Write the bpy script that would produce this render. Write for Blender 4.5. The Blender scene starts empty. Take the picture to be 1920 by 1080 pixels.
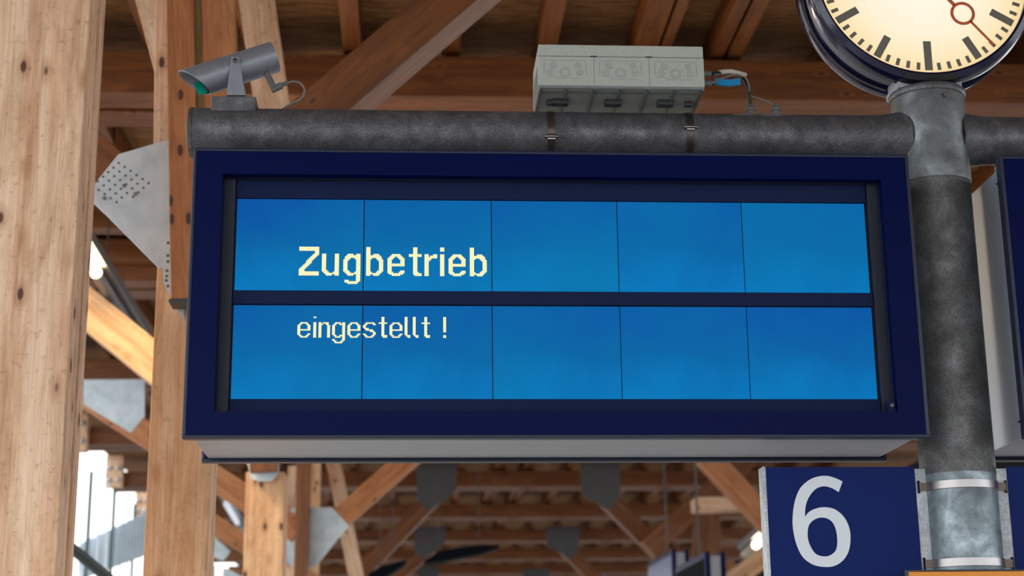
import bpy, bmesh, math, random
from mathutils import Vector, Matrix

random.seed(4)
SC = bpy.context.scene
COL = SC.collection

# ------------------------------------------------------------------ camera
cam_data = bpy.data.cameras.new('camera')
cam = bpy.data.objects.new('camera', cam_data)
COL.objects.link(cam)
yaw, pitch, roll = 0.0639, 0.259, -0.0118
fw = Vector((math.sin(yaw) * math.cos(pitch), math.cos(yaw) * math.cos(pitch), math.sin(pitch)))
rt = Vector((math.cos(yaw), -math.sin(yaw), 0))
up = rt.cross(fw)
r2 = math.cos(roll) * rt + math.sin(roll) * up
u2 = -math.sin(roll) * rt + math.cos(roll) * up
rot = Matrix((r2, u2, -fw)).transposed()
cam.matrix_world = Matrix.Translation((-0.4553, -4.84, 1.6)) @ rot.to_4x4()
cam_data.sensor_width = 36.0
cam_data.lens = 36.0 * 3000 / 1920
cam_data.clip_end = 400
cam_data.dof.use_dof = True
cam_data.dof.focus_distance = 5.1
cam_data.dof.aperture_fstop = 3.2
SC.camera = cam

# ------------------------------------------------------------------ sky and exposure
world = bpy.data.worlds.new('overcast_sky')
SC.world = world
world.use_nodes = True
bg = world.node_tree.nodes['Background']
bg.inputs['Color'].default_value = (0.93, 0.97, 1.0, 1)
bg.inputs['Strength'].default_value = 2.5
SC.view_settings.view_transform = 'Standard'
SC.view_settings.look = 'None'
SC.view_settings.gamma = 1.0
SC.view_settings.use_curve_mapping = False
SC.view_settings.exposure = 0.0

# ------------------------------------------------------------------ materials
def srgb(r, g, b):
    f = lambda c: (c / 255 / 12.92) if c / 255 <= 0.04045 else ((c / 255 + 0.055) / 1.055) ** 2.4
    return (f(r), f(g), f(b), 1.0)

class Nodes:
    def __init__(s, name):
        s.m = bpy.data.materials.new(name)
        s.m.use_nodes = True
        s.t = s.m.node_tree
        s.b = s.t.nodes['Principled BSDF']
    def n(s, kind, **kw):
        nd = s.t.nodes.new(kind)
        for k, v in kw.items():
            if k in nd.inputs: nd.inputs[k].default_value = v
            else: setattr(nd, k, v)
        return nd
    def l(s, a, b): s.t.links.new(a, b)
    def coords(s, scale=(1, 1, 1), spread=True):
        tc = s.n('ShaderNodeTexCoord'); mp = s.n('ShaderNodeMapping')
        s.l(tc.outputs['Object'], mp.inputs['Vector']); mp.inputs['Scale'].default_value = scale
        if spread:
            oi = s.n('ShaderNodeObjectInfo'); mu = s.n('ShaderNodeMath', operation='MULTIPLY'); mu.inputs[1].default_value = 37.0
            s.l(oi.outputs['Random'], mu.inputs[0]); s.l(mu.outputs[0], mp.inputs['Location'])
        return mp.outputs[0]
    def ramp(s, src, stops):
        r = s.n('ShaderNodeValToRGB'); e = r.color_ramp.elements
        while len(e) < len(stops): e.new(0.5)
        for i, (p, c) in enumerate(stops): e[i].position = p; e[i].color = c if len(c) == 4 else (*c, 1)
        s.l(src, r.inputs[0]); return r.outputs[0]
    def mix(s, fac, a, b, mode='MIX'):
        m = s.n('ShaderNodeMix', data_type='RGBA', blend_type=mode)
        if hasattr(fac, 'links'): s.l(fac, m.inputs[0])
        else: m.inputs[0].default_value = fac
        for v, i in ((a, 6), (b, 7)):
            if hasattr(v, 'links'): s.l(v, m.inputs[i])
            else: m.inputs[i].default_value = v
        return m.outputs[2]
    def bump(s, h, strength=0.2, dist=0.002):
        b = s.n('ShaderNodeBump', Strength=strength, Distance=dist); s.l(h, b.inputs['Height']); s.l(b.outputs[0], s.b.inputs['Normal'])

def wood(name, light, dark, knots=1.0, rough=0.7, dirt=0.35, spec=0.35):
    N = Nodes(name)
    v = N.coords((1, 1, 1))
    mp = N.n('ShaderNodeMapping'); N.l(v, mp.inputs['Vector']); mp.inputs['Scale'].default_value = (0.9, 16, 16)
    wob = N.n('ShaderNodeTexNoise', Scale=1.0, Detail=4.0, Roughness=0.6, Distortion=0.6); N.l(mp.outputs[0], wob.inputs['Vector'])
    mp2 = N.n('ShaderNodeMapping'); N.l(v, mp2.inputs['Vector']); mp2.inputs['Scale'].default_value = (3, 110, 110)
    fine = N.n('ShaderNodeTexNoise', Scale=1.0, Detail=3.0); N.l(mp2.outputs[0], fine.inputs['Vector'])
    c = N.ramp(wob.outputs['Fac'], [(0.3, dark), (0.62, light)])
    fc = N.ramp(fine.outputs['Fac'], [(0.35, (0.80, 0.74, 0.68)), (0.6, (1.04, 1.04, 1.04))])
    c = N.mix(0.55, c, fc, 'MULTIPLY')
    mb = N.n('ShaderNodeMapping'); N.l(v, mb.inputs['Vector']); mb.inputs['Scale'].default_value = (1.6, 9, 9)
    big = N.n('ShaderNodeTexNoise', Scale=1.0, Detail=6.0, Roughness=0.72, Distortion=0.8); N.l(mb.outputs[0], big.inputs['Vector'])
    bc = N.ramp(big.outputs['Fac'], [(0.36, (0.72, 0.60, 0.50)), (0.56, (1.08, 1.08, 1.08))])
    c = N.mix(0.8, c, bc, 'MULTIPLY')
    # knots
    mk = N.n('ShaderNodeMapping'); N.l(v, mk.inputs['Vector']); mk.inputs['Scale'].default_value = (4.2, 9.0, 9.0)
    vo = N.n('ShaderNodeTexVoronoi', Scale=1.0, Randomness=1.0); N.l(mk.outputs[0], vo.inputs['Vector'])
    k1 = N.ramp(vo.outputs['Distance'], [(0.095, (1, 1, 1)), (0.135, (0, 0, 0))])
    k2 = N.ramp(vo.outputs['Distance'], [(0.10, (1, 1, 1)), (0.32, (0, 0, 0))])
    c = N.mix(N.mix(1.0, k2, (0.5 * knots,) * 3 + (1,), 'MULTIPLY'), c, srgb(165, 98, 58))
    c = N.mix(N.mix(1.0, k1, (0.85 * knots,) * 3 + (1,), 'MULTIPLY'), c, srgb(62, 34, 26))
    # grey handling dirt
    dn = N.n('ShaderNodeTexNoise', Scale=34.0, Detail=3.0, Roughness=0.6); N.l(v, dn.inputs['Vector'])
    dd = N.ramp(dn.outputs['Fac'], [(0.58, (0, 0, 0)), (0.76, (dirt,) * 3)])
    c = N.mix(dd, c, srgb(122, 84, 66))
    N.l(c, N.b.inputs['Base Color']); N.b.inputs['Roughness'].default_value = rough
    N.b.inputs['Specular IOR Level'].default_value = spec
    N.bump(fine.outputs['Fac'], 0.25, 0.001)
    return N.m

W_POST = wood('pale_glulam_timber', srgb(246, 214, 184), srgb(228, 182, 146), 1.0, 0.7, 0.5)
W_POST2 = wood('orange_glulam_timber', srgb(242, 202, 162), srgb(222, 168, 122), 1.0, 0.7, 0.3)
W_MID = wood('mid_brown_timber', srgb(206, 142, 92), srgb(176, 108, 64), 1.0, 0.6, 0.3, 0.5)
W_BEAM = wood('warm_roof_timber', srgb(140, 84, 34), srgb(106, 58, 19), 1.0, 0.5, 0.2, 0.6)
W_OLD = wood('greyed_timber', srgb(150, 128, 90), srgb(120, 98, 66), 0.3, 0.8, 0.4)

def osb():
    N = Nodes('oriented_strand_board'); v = N.coords((1, 1, 1))
    mp = N.n('ShaderNodeMapping'); N.l(v, mp.inputs['Vector']); mp.inputs['Scale'].default_value = (4, 26, 10)
    a = N.n('ShaderNodeTexNoise', Scale=1.0, Detail=5.0, Roughness=0.75); N.l(mp.outputs[0], a.inputs['Vector'])
    c = N.ramp(a.outputs['Fac'], [(0.3, srgb(96, 60, 30)), (0.5, srgb(142, 98, 54)), (0.68, srgb(180, 134, 82))])
    N.l(c, N.b.inputs['Base Color']); N.b.inputs['Roughness'].default_value = 0.8; N.bump(a.outputs['Fac'], 0.3)
    return N.m
M_OSB = osb()

def galv(name, c0, c1, c2, scale=14.0, metal=0.75, rough=0.5, speck=0.5, spscale=160.0):
    N = Nodes(name); v = N.coords((1, 1, 1), False)
    a = N.n('ShaderNodeTexNoise', Scale=scale, Detail=7.0, Roughness=0.62, Distortion=0.4); N.l(v, a.inputs['Vector'])
    c = N.ramp(a.outputs['Fac'], [(0.32, c0), (0.52, c1), (0.72, c2)])
    s = N.n('ShaderNodeTexNoise', Scale=spscale, Detail=2.0, Roughness=0.9); N.l(v, s.inputs['Vector'])
    sc = N.ramp(s.outputs['Fac'], [(0.40, (0.55, 0.54, 0.53)), (0.50, (1, 1, 1)), (0.66, (1.5, 1.5, 1.5))])
    c = N.mix(speck, c, sc, 'MULTIPLY')
    N.l(c, N.b.inputs['Base Color']); N.b.inputs['Metallic'].default_value = metal
    rr = N.ramp(a.outputs['Fac'], [(0.3, (rough + 0.14,) * 3), (0.7, (rough - 0.1,) * 3)]); N.l(rr, N.b.inputs['Roughness'])
    N.bump(s.outputs['Fac'], 0.12)
    return N.m
M_PIPE = galv('weathered_galvanised_steel', srgb(84, 84, 88), srgb(104, 104, 108), srgb(130, 132, 138), 13.0, 0.55, 0.5, 0.8, 210.0)
M_POST = galv('dull_galvanised_post', srgb(84, 84, 82), srgb(104, 104, 104), srgb(130, 132, 136), 9.0, 0.6, 0.5, 0.45, 130.0)
M_POSTLOW = galv('bright_galvanised_post', srgb(104, 114, 118), srgb(132, 144, 150), srgb(172, 184, 192), 13.0, 0.55, 0.42, 0.2, 120.0)
M_PLATE = galv('galvanised_plate', srgb(186, 202, 212), srgb(208, 222, 230), srgb(222, 234, 242), 5.0, 0.1, 0.5, 0.15, 200.0)
M_STRIP = galv('speckled_zinc_strip', srgb(178, 184, 190), srgb(196, 202, 208), srgb(210, 216, 220), 20.0, 0.2, 0.6, 0.35, 120.0)

def plain(name, col, rough=0.5, metal=0.0, coat=0.0, noise=0.0, nscale=60.0, bump=0.0):
    N = Nodes(name); N.b.inputs['Roughness'].default_value = rough; N.b.inputs['Metallic'].default_value = metal
    if coat: N.b.inputs['Coat Weight'].default_value = coat; N.b.inputs['Coat Roughness'].default_value = 0.08
    v = N.coords((1, 1, 1), False)
    a = N.n('ShaderNodeTexNoise', Scale=nscale, Detail=4.0, Roughness=0.7); N.l(v, a.inputs['Vector'])
    lo = tuple(c * (1 - noise) for c in col[:3]); hi = tuple(min(1, c * (1 + noise)) for c in col[:3])
    N.l(N.ramp(a.outputs['Fac'], [(0.3, lo), (0.7, hi)]), N.b.inputs['Base Color'])
    if bump: N.bump(a.outputs['Fac'], bump)
    return N.m
M_BLUE = plain('deep_blue_enamel', srgb(0, 12, 66), 0.4, 0, 0.0, 0.03)
M_BLUE.node_tree.nodes['Principled BSDF'].inputs['Specular IOR Level'].default_value = 0.08
M_EDGE = plain('blue_black_edge_profile', srgb(38, 44, 66), 0.35, 0.2, 0.0, 0.05)
M_INNER = plain('speckled_navy_panel', srgb(24, 36, 72), 0.7, 0, 0, 0.35, 420.0, 0.05)
M_INNER.node_tree.nodes['Principled BSDF'].inputs['Specular IOR Level'].default_value = 0.1
M_INNERD = plain('dark_navy_reveal', srgb(26, 34, 52), 0.6, 0, 0, 0.1, 100.0)
M_SEAM = plain('black_rubber_seam', srgb(14, 16, 22), 0.8)
M_SILVER = plain('brushed_aluminium_paint', srgb(176, 185, 196), 0.38, 0.45, 0, 0.03, 8.0)
M_SIGN = plain('navy_sign_film', srgb(18, 38, 100), 0.5, 0, 0, 0.10, 150.0, 0.03)
M_SIGN.node_tree.nodes['Principled BSDF'].inputs['Specular IOR Level'].default_value = 0.1
M_WHITE = plain('pale_grey_reflective_film', srgb(228, 236, 243), 0.5, 0, 0, 0.03, 200.0)
M_ORANGE = plain('orange_sign_panel', srgb(240, 150, 40), 0.45, 0, 0, 0.02)
M_STEEL = plain('polished_stainless_band', srgb(165, 160, 160), 0.28, 1.0, 0, 0.04, 30.0)
M_BOX = plain('grey_polycarbonate', srgb(176, 182, 174), 0.55, 0, 0, 0.08, 90.0, 0.03)
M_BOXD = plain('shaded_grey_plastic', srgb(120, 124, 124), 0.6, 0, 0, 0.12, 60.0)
M_RIB = plain('dark_grey_plastic', srgb(78, 80, 82), 0.6, 0, 0, 0.1, 60.0)
M_CABLE = plain('black_cable_sheath', srgb(22, 22, 24), 0.5)
M_GREYCABLE = plain('grey_cable_sheath', srgb(120, 122, 120), 0.5)
M_WRAP = plain('dusty_spiral_wrap', srgb(190, 176, 168), 0.6, 0, 0, 0.3, 90.0)
M_TAG = plain('bright_blue_tape', srgb(8, 136, 196), 0.5, 0, 0, 0.05, 120.0)
M_CCTV = plain('blue_grey_painted_aluminium', srgb(146, 150, 160), 0.42, 0.5, 0, 0.08, 40.0)
M_CCTVIN = plain('dark_grey_bore', srgb(90, 96, 100), 0.6)
M_TEAL = plain('teal_green_filter', srgb(0, 156, 132), 0.25, 0, 0.4)
M_GLAND = plain('dirty_grey_gland', srgb(104, 104, 104), 0.6, 0.1, 0, 0.3, 120.0, 0.1)
M_CLOCKBLUE = plain('glossy_navy_lacquer', srgb(6, 12, 54), 0.15, 0.0, 0.35, 0.04)
M_CLOCKGREY = plain('matt_grey_clock_casing', srgb(120, 122, 136), 0.55, 0.1, 0, 0.08, 60.0)
M_MARK = plain('dark_grey_dial_mark', srgb(112, 108, 98), 0.6)
M_RED = plain('red_brown_hand', srgb(205, 96, 58), 0.5)
M_DARKPIPE = plain('dark_green_grey_pipe', srgb(62, 72, 72), 0.35, 0.3)
M_MULLION = plain('grey_green_mullion', srgb(84, 96, 94), 0.5)
M_BALLAST = plain('brown_grey_ballast', srgb(112, 106, 100), 0.95, 0, 0, 0.2, 3.0)
M_CONC = plain('grey_concrete_paving', srgb(196, 193, 189), 0.9, 0, 0, 0.1, 2.0)
M_CANOPY = plain('blue_grey_corrugated_sheet', srgb(206, 220, 230), 0.5, 0.2, 0, 0.15, 3.0)
M_DARKSHEET = plain('blue_black_sheet', srgb(16, 20, 28), 0.9)
M_DARKSHEET.node_tree.nodes['Principled BSDF'].inputs['Specular IOR Level'].default_value = 0.1
M_BLUEGREY = plain('pale_blue_grey_screen_face', srgb(120, 136, 176), 0.25)
M_HOUSE = plain('light_grey_case', srgb(160, 162, 170), 0.5)
M_PLATESHADE = plain('shaded_steel_plate', srgb(92, 92, 94), 0.6, 0.2, 0, 0.08, 6.0)  # plate steel darkened in its colour for plates turned away from the light
M_LAMPCASE = plain('zinc_grey_lamp_trough', srgb(128, 130, 132), 0.4, 0.5)

M_SLEEVE = galv('smooth_galvanised_sleeve', srgb(88, 92, 92), srgb(112, 116, 118), srgb(146, 152, 158), 9.0, 0.6, 0.4, 0.2, 120.0)
M_TAPE = plain('matt_black_tape', srgb(26, 26, 30), 0.4)
M_BOXLINE = plain('grey_plastic_relief', srgb(150, 156, 150), 0.6)
M_STRAP = plain('oxidised_steel_strap', srgb(96, 84, 78), 0.35, 0.8, 0, 0.2, 60.0)

def emit(name, col, strength):
    N = Nodes(name); N.b.inputs['Base Color'].default_value = (0.02, 0.02, 0.02, 1)
    N.b.inputs['Emission Color'].default_value = col; N.b.inputs['Emission Strength'].default_value = strength
    return N
M_TUBE = emit('lit_fluorescent_tube', (1.0, 0.70, 0.34, 1), 120.0).m
M_TUBEFAR = emit('far_lit_fluorescent_tube', (1.0, 0.80, 0.52, 1), 9.0).m
M_PALETUBE = emit('unlit_tube_sheen', (0.85, 0.9, 1.0, 1), 0.75).m  # weak emission imitates the pale reflection on an unlit tube
M_DOT = emit('lit_pale_yellow_pixel', srgb(255, 248, 186), 1.0)
M_DOT.b.inputs['Roughness'].default_value = 0.6
M_DOT = M_DOT.m

def dial_mat():
    # translucent acrylic dial lit by tubes behind it: brighter in the middle than near the rim
    N = emit('backlit_cream_dial', (1, 0.9, 0.7, 1), 1.0)
    tc = N.n('ShaderNodeTexCoord'); ln = N.n('ShaderNodeVectorMath', operation='LENGTH')
    N.l(tc.outputs['Object'], ln.inputs[0])
    c = N.ramp(ln.outputs['Value'], [(0.05, srgb(255, 250, 232)), (0.22, srgb(255, 244, 216)), (0.32, srgb(254, 232, 186)), (0.375, srgb(244, 214, 156))])
    N.l(c, N.b.inputs['Emission Color']); N.b.inputs['Emission Strength'].default_value = 0.98
    N.b.inputs['Roughness'].default_value = 0.4
    return N.m
M_DIAL = dial_mat()

def lcd_mat():
    # liquid crystal tile: fluorescent backlight brighter at the lower edge, fine cell grid
    N = emit('backlit_blue_lcd', (0, 0.2, 0.6, 1), 1.0)
    tc = N.n('ShaderNodeTexCoord'); sp = N.n('ShaderNodeSeparateXYZ'); N.l(tc.outputs['Object'], sp.inputs[0])
    no = N.n('ShaderNodeTexNoise', Scale=5.0, Detail=3.0); N.l(tc.outputs['Object'], no.inputs['Vector'])
    ad = N.n('ShaderNodeMath', operation='MULTIPLY_ADD'); N.l(sp.outputs['Z'], ad.inputs[0]); ad.inputs[1].default_value = -2.3
    N.l(no.outputs['Fac'], ad.inputs[2])
    c = N.ramp(ad.outputs[0], [(0.10, srgb(2, 88, 172)), (0.5, srgb(2, 102, 172)), (0.95, srgb(0, 124, 198))])
    no2 = N.n('ShaderNodeTexNoise', Scale=1.1, Detail=1.0); mp = N.coords((1, 1, 1), True); N.l(mp, no2.inputs['Vector'])
    c = N.mix(N.ramp(no2.outputs['Fac'], [(0.35, (0, 0, 0)), (0.7, (0.6,) * 3)]), c, srgb(0, 126, 180))
    def grid(axis, amt, prev):
        m = N.n('ShaderNodeMath', operation='MULTIPLY'); N.l(sp.outputs[axis], m.inputs[0]); m.inputs[1].default_value = 1 / 0.0045
        fr = N.n('ShaderNodeMath', operation='FRACT'); N.l(m.outputs[0], fr.inputs[0])
        g = N.ramp(fr.outputs[0], [(0.12, (1 - amt,) * 3), (0.22, (1.03,) * 3)])
        return N.mix(1.0, prev, g, 'MULTIPLY')
    c = grid('X', 0.30, c); c = grid('Z', 0.16, c)
    N.l(c, N.b.inputs['Emission Color']); N.b.inputs['Emission Strength'].default_value = 0.92
    N.b.inputs['Roughness'].default_value = 0.5; N.b.inputs['Specular IOR Level'].default_value = 0.03; N.b.inputs['Base Color'].default_value = (0.004, 0.006, 0.01, 1)
    return N.m
M_LCD = lcd_mat()

# ------------------------------------------------------------------ mesh helpers
def box(bm, x0, x1, y0, y1, z0, z1, bev=0.0):
    vs = [bm.verts.new(p) for p in ((x0, y0, z0), (x1, y0, z0), (x1, y1, z0), (x0, y1, z0), (x0, y0, z1), (x1, y0, z1), (x1, y1, z1), (x0, y1, z1))]
    fs = [bm.faces.new([vs[i] for i in f]) for f in ((0, 3, 2, 1), (4, 5, 6, 7), (0, 1, 5, 4), (1, 2, 6, 5), (2, 3, 7, 6), (3, 0, 4, 7))]
    if bev > 0:
        bmesh.ops.bevel(bm, geom=list({e for f in fs for e in f.edges}), offset=bev, segments=2, affect='EDGES', profile=0.6)

def prism(bm, pts, y0, y1):
    a = [bm.verts.new((x, y0, z)) for x, z in pts]; b = [bm.verts.new((x, y1, z)) for x, z in pts]
    n = len(pts)
    bm.faces.new(a); bm.faces.new(b[::-1])
    for i in range(n): bm.faces.new((a[i], b[i], b[(i + 1) % n], a[(i + 1) % n]))

def lathe(bm, prof, origin=(0, 0, 0), axis='Z', seg=64, close=True):
    o = Vector(origin); rings = []
    for r, h in prof:
        ring = []
        for i in range(seg):
            t = 2 * math.pi * i / seg; c, s = math.cos(t) * r, math.sin(t) * r
            p = {'Z': (c, s, h), 'X': (h, c, s), 'Y': (s, h, c)}[axis]
            ring.append(bm.verts.new(o + Vector(p)))
        rings.append(ring)
    for a, b in zip(rings, rings[1:]):
        for i in range(seg):
            j = (i + 1) % seg; bm.faces.new((a[i], a[j], b[j], b[i]))
    if close:
        bm.faces.new(rings[0][::-1]); bm.faces.new(rings[-1])

def tube(bm, pts, r, seg=12):
    P = [Vector(p) for p in pts]
    # Catmull-Rom smoothing
    Q = []
    for i in range(len(P) - 1):
        p0, p1, p2, p3 = P[max(i - 1, 0)], P[i], P[i + 1], P[min(i + 2, len(P) - 1)]
        for k in range(6):
            t = k / 6
            Q.append(0.5 * ((2 * p1) + (p2 - p0) * t + (2 * p0 - 5 * p1 + 4 * p2 - p3) * t * t + (3 * p1 - p0 - 3 * p2 + p3) * t ** 3))
    Q.append(P[-1]); prev = None; n = None
    for i, q in enumerate(Q):
        d = (Q[min(i + 1, len(Q) - 1)] - Q[max(i - 1, 0)]).normalized()
        n = (d.orthogonal() if n is None else (n - d * n.dot(d))).normalized(); b = d.cross(n)
        ring = [bm.verts.new(q + (n * math.cos(2 * math.pi * k / seg) + b * math.sin(2 * math.pi * k / seg)) * r) for k in range(seg)]
        if prev:
            for k in range(seg): bm.faces.new((prev[k], prev[(k + 1) % seg], ring[(k + 1) % seg], ring[k]))
        else: bm.faces.new(ring[::-1])
        prev = ring
    bm.faces.new(prev)

def obj(name, bm, mat, parent=None, loc=None, smooth=False):
    bmesh.ops.recalc_face_normals(bm, faces=bm.faces)
    me = bpy.data.meshes.new(name); bm.to_mesh(me); bm.free()
    me.materials.append(mat)
    if smooth:
        me.polygons.foreach_set('use_smooth', [True] * len(me.polygons))
        try: me.set_sharp_from_angle(angle=math.radians(38))
        except Exception: pass
    o = bpy.data.objects.new(name, me); COL.objects.link(o)
    if loc is not None: o.location = loc
    if parent is not None: o.parent = parent
    return o

GROUPS = {'timber_post': 'timber posts of the hall', 'timber_brace': 'timber braces under the roof', 'gusset_plate': 'gusset plates of the timber frames', 'tube_lamp': 'tube lamps of the hall',
          'train_display': 'train displays on the pipe', 'hanging_display_case': 'distant display cases', 'bolted_block': 'bolted blocks at the left eave', 'tie_beam': 'tie beams between the left posts',
          'curved_dark_sheet': 'curved dark sheets', 'cable_gland': 'cable glands on the pipe'}
def tag(o, label, cat, group=None):
    o['label'] = label; o['category'] = cat
    group = group or GROUPS.get(o.name.split('.')[0])
    if group: o['group'] = group
    return o

def empty(name, loc=(0, 0, 0)):
    o = bpy.data.objects.new(name, None); COL.objects.link(o); o.location = loc; o.empty_display_size = 0.1
    return o

def rel(parent, p): return Vector(p) - parent.location

def orient(o, p0, p1, side=(0, 1, 0)):
    p0 = Vector(p0); p1 = Vector(p1); x = (p1 - p0).normalized(); y = Vector(side); y = (y - x * y.dot(x)).normalized(); z = x.cross(y)
    m = Matrix((x, y, z)).transposed().to_4x4(); m.translation = p0
    return m

def member(name, p0, p1, w, h, mat, parent=None, side=(0, 1, 0), bev=0.006):
    """a straight timber from p0 to p1; w across 'side', h in the other direction; grain runs along it"""
    L = (Vector(p1) - Vector(p0)).length
    bm = bmesh.new(); box(bm, 0, L, -w / 2, w / 2, -h / 2, h / 2, bev)
    o = obj(name, bm, mat)
    m = orient(o, p0, p1, side)
    if parent is not None:
        o.parent = parent; m = Matrix.Translation(-parent.location) @ m
    o.matrix_local = m
    return o

# ------------------------------------------------------------------ setting: floor and roof
bm = bmesh.new(); box(bm, -5.9, 9.2, -16, 58, -0.3, 0.0)
fl = obj('floor', bm, M_CONC); fl['kind'] = 'structure'
bm = bmesh.new(); box(bm, -60, 60, -60, 120, -0.8, -0.3)
gr = obj('floor_outside', bm, M_BALLAST); gr['kind'] = 'structure'

roof = empty('ceiling', (0, 0, 6.15)); roof['kind'] = 'structure'
DECK = 6.15
# strand board panels between the rafters
for j in range(15):
    for i in range(8):
        if i == 0 and j < 6: continue      # near bays trimmed out of view so more light reaches the left posts
        bm = bmesh.new(); box(bm, -0.945, 0.945, -2.495, 2.495, 0, 0.03)
        o = obj('roof_panel', bm, M_OSB, roof); o.location = (-5.0 + i * 1.9, -13.5 + j * 5.0 - 3.0, 0.02 + 0.004 * ((i + j) % 2))
bm = bmesh.new(); box(bm, -4.06, 13, -16, 11, 0.06, 0.2); box(bm, -5.95, 13, 11, 80, 0.06, 0.2)  # unseen reach past the frame sized to keep daylight off the roof timbers
obj('roof_covering', bm, M_DARKSHEET, roof)
# rafters running down the hall: singles, and wide built-up pairs over the right half
for x, w in [(-0.872, 0.122), (-0.196, 0.102), (0.443, 0.126), (1.107, 0.161), (1.244, 0.072), (1.619, 0.089), (1.74, 0.103), (-1.532, 0.12), (-2.192, 0.12), (-2.852, 0.12), (-3.512, 0.12), (-4.172, 0.12), (-4.832, 0.12), (2.44, 0.12), (3.14, 0.12), (3.84, 0.12), (4.54, 0.12), (5.24, 0.12), (5.94, 0.12), (6.64, 0.12), (7.34, 0.12)]:
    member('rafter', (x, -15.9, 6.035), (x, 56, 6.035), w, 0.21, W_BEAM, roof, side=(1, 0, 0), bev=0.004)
# double crossbeams
for k in range(-4, 10):
    y = 5.22 + 4.8 * k
    for dy in (0.145, 0.145 + 0.36):
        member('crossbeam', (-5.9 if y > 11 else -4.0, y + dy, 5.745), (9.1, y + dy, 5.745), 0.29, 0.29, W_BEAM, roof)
    for xx in (-3.0, -1.1, 1.55, 4.1, 6.8):
        member('spacer_block', (xx, y + 0.325, 5.63), (xx + 0.3, y + 0.325, 5.63), 0.068, 0.1, W_BEAM, roof, bev=0.003)

# ------------------------------------------------------------------ big timber posts
p = empty('timber_post', (-1.93, 1.25, 0)); tag(p, 'wide pale laminated timber post filling the left edge of the picture', 'post')
member('front_lamella', (-1.925, 1.145, 0), (-1.925, 1.145, 6.0), 0.09, 0.37, W_POST, p)
member('middle_lamella', (-1.93, 1.245, 0), (-1.93, 1.245, 6.0), 0.108, 0.365, W_POST, p)
member('rear_lamella', (-1.925, 1.35, 0), (-1.925, 1.35, 6.0), 0.10, 0.37, W_POST, p)

q = empty('timber_post', (-1.438, 2.07, 0)); tag(q, 'orange timber post standing behind the lower left corner of the train display', 'post')
member('shaft', (-1.438, 2.055, 0), (-1.438, 2.055, 3.494), 0.19, 0.263, W_POST2, q)
member('rear_board', (-1.438, 2.175, 0), (-1.438, 2.175, 3.49), 0.045, 0.262, W_POST, q, bev=0.004)

h = empty('hanging_timber', (-1.35, 1.86, 3.31)); tag(h, 'twin board timber hanging from the roof behind the security camera', 'post')
def lean(x, z): return x - 0.0572 * (z - 3.31)
member('board', (lean(-1.42, 3.31), 1.86, 3.31), (lean(-1.42, 6.1), 1.86, 6.1), 0.12, 0.121, W_MID, h)
member('board', (lean(-1.252, 3.31), 1.86, 3.31), (lean(-1.252, 6.1), 1.86, 6.1), 0.12, 0.142, W_MID, h)
member('filler_strip', (lean(-1.342, 3.33), 1.87, 3.33), (lean(-1.342, 6.1), 1.87, 6.1), 0.1, 0.045, W_OLD, h, bev=0.002)
member('end_shoe', (-1.488, 1.86, 3.301), (-1.175, 1.86, 3.301), 0.125, 0.016, M_RIB, h, bev=0.002)
member('rear_board', (-1.582, 2.120, 3.991), (-1.637, 2.120, 5.666), 0.1, 0.09, W_POST, h)

def gusset(label, pts, Y, t=0.012, mat=None, name='gusset_plate', group=None):
    cx = sum(a for a, b in pts) / len(pts); cz = sum(b for a, b in pts) / len(pts)
    e = empty(name, (cx, Y, cz)); tag(e, label, 'steel plate', group)
    bm = bmesh.new(); prism(bm, [(a - cx, b - cz) for a, b in pts], 0, t)
    obj('sheet', bm, mat or M_PLATE, e)
    return e
g = gusset('large pale steel gusset plate with nail rows between the two left posts',
           [(-1.853, 3.864), (-1.758, 4.002), (-1.540, 4.074), (-1.474, 4.075), (-1.441, 3.250), (-1.497, 3.338), (-1.535, 3.417), (-1.538, 3.484), (-1.558, 3.481), (-1.853, 3.778)], 1.935, 0.014)
bm = bmesh.new()
for r_ in range(6):
    for c_ in range(6):
        if (r_, c_) in ((5, 0), (5, 5), (4, 5)): continue
        ox, oz = -1.755 + c_ * 0.027 + r_ * -0.0215, 3.961 + c_ * -0.0185 + r_ * -0.0215
        lathe(bm, [(0.0052, 0.0), (0.0046, -0.003), (0.0015, -0.005)], (ox - g.location.x, -0.0005, oz - g.location.z), 'Y', 10)
nails = obj('nail_heads', bm, M_GLAND, g); nails['kind'] = 'stuff'
for cx_, cz_ in [(-1.726, 3.855), (-1.676, 3.816), (-1.809, 3.797)]:
    bm = bmesh.new(); lathe(bm, [(0.009, 0), (0.009, -0.006), (0.004, -0.012), (0.003, -0.012)], (cx_ - g.location.x, 0, cz_ - g.location.z), 'Y', 8)
    obj('bolt', bm, M_STEEL, g)
for cx_, cz_ in [(-1.522, 3.537), (-1.521, 3.510), (-1.522, 3.469), (-1.523, 3.445), (-1.524, 3.426), (-1.516, 3.400), (-1.523, 3.595)]:
    bm = bmesh.new(); lathe(bm, [(0.0065, 0), (0.006, -0.003), (0.002, -0.005)], (cx_ - g.location.x, 0, cz_ - g.location.z), 'Y', 10)
    obj('nail_head', bm, M_GLAND, g)

def brace(label, p0, p1, w, t, mat=None, side=(0, 1, 0), name='timber_brace', group=None):
    o = member(name, p0, p1, t, w, mat or W_BEAM, None, side); tag(o, label, 'brace', group); return o

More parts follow.
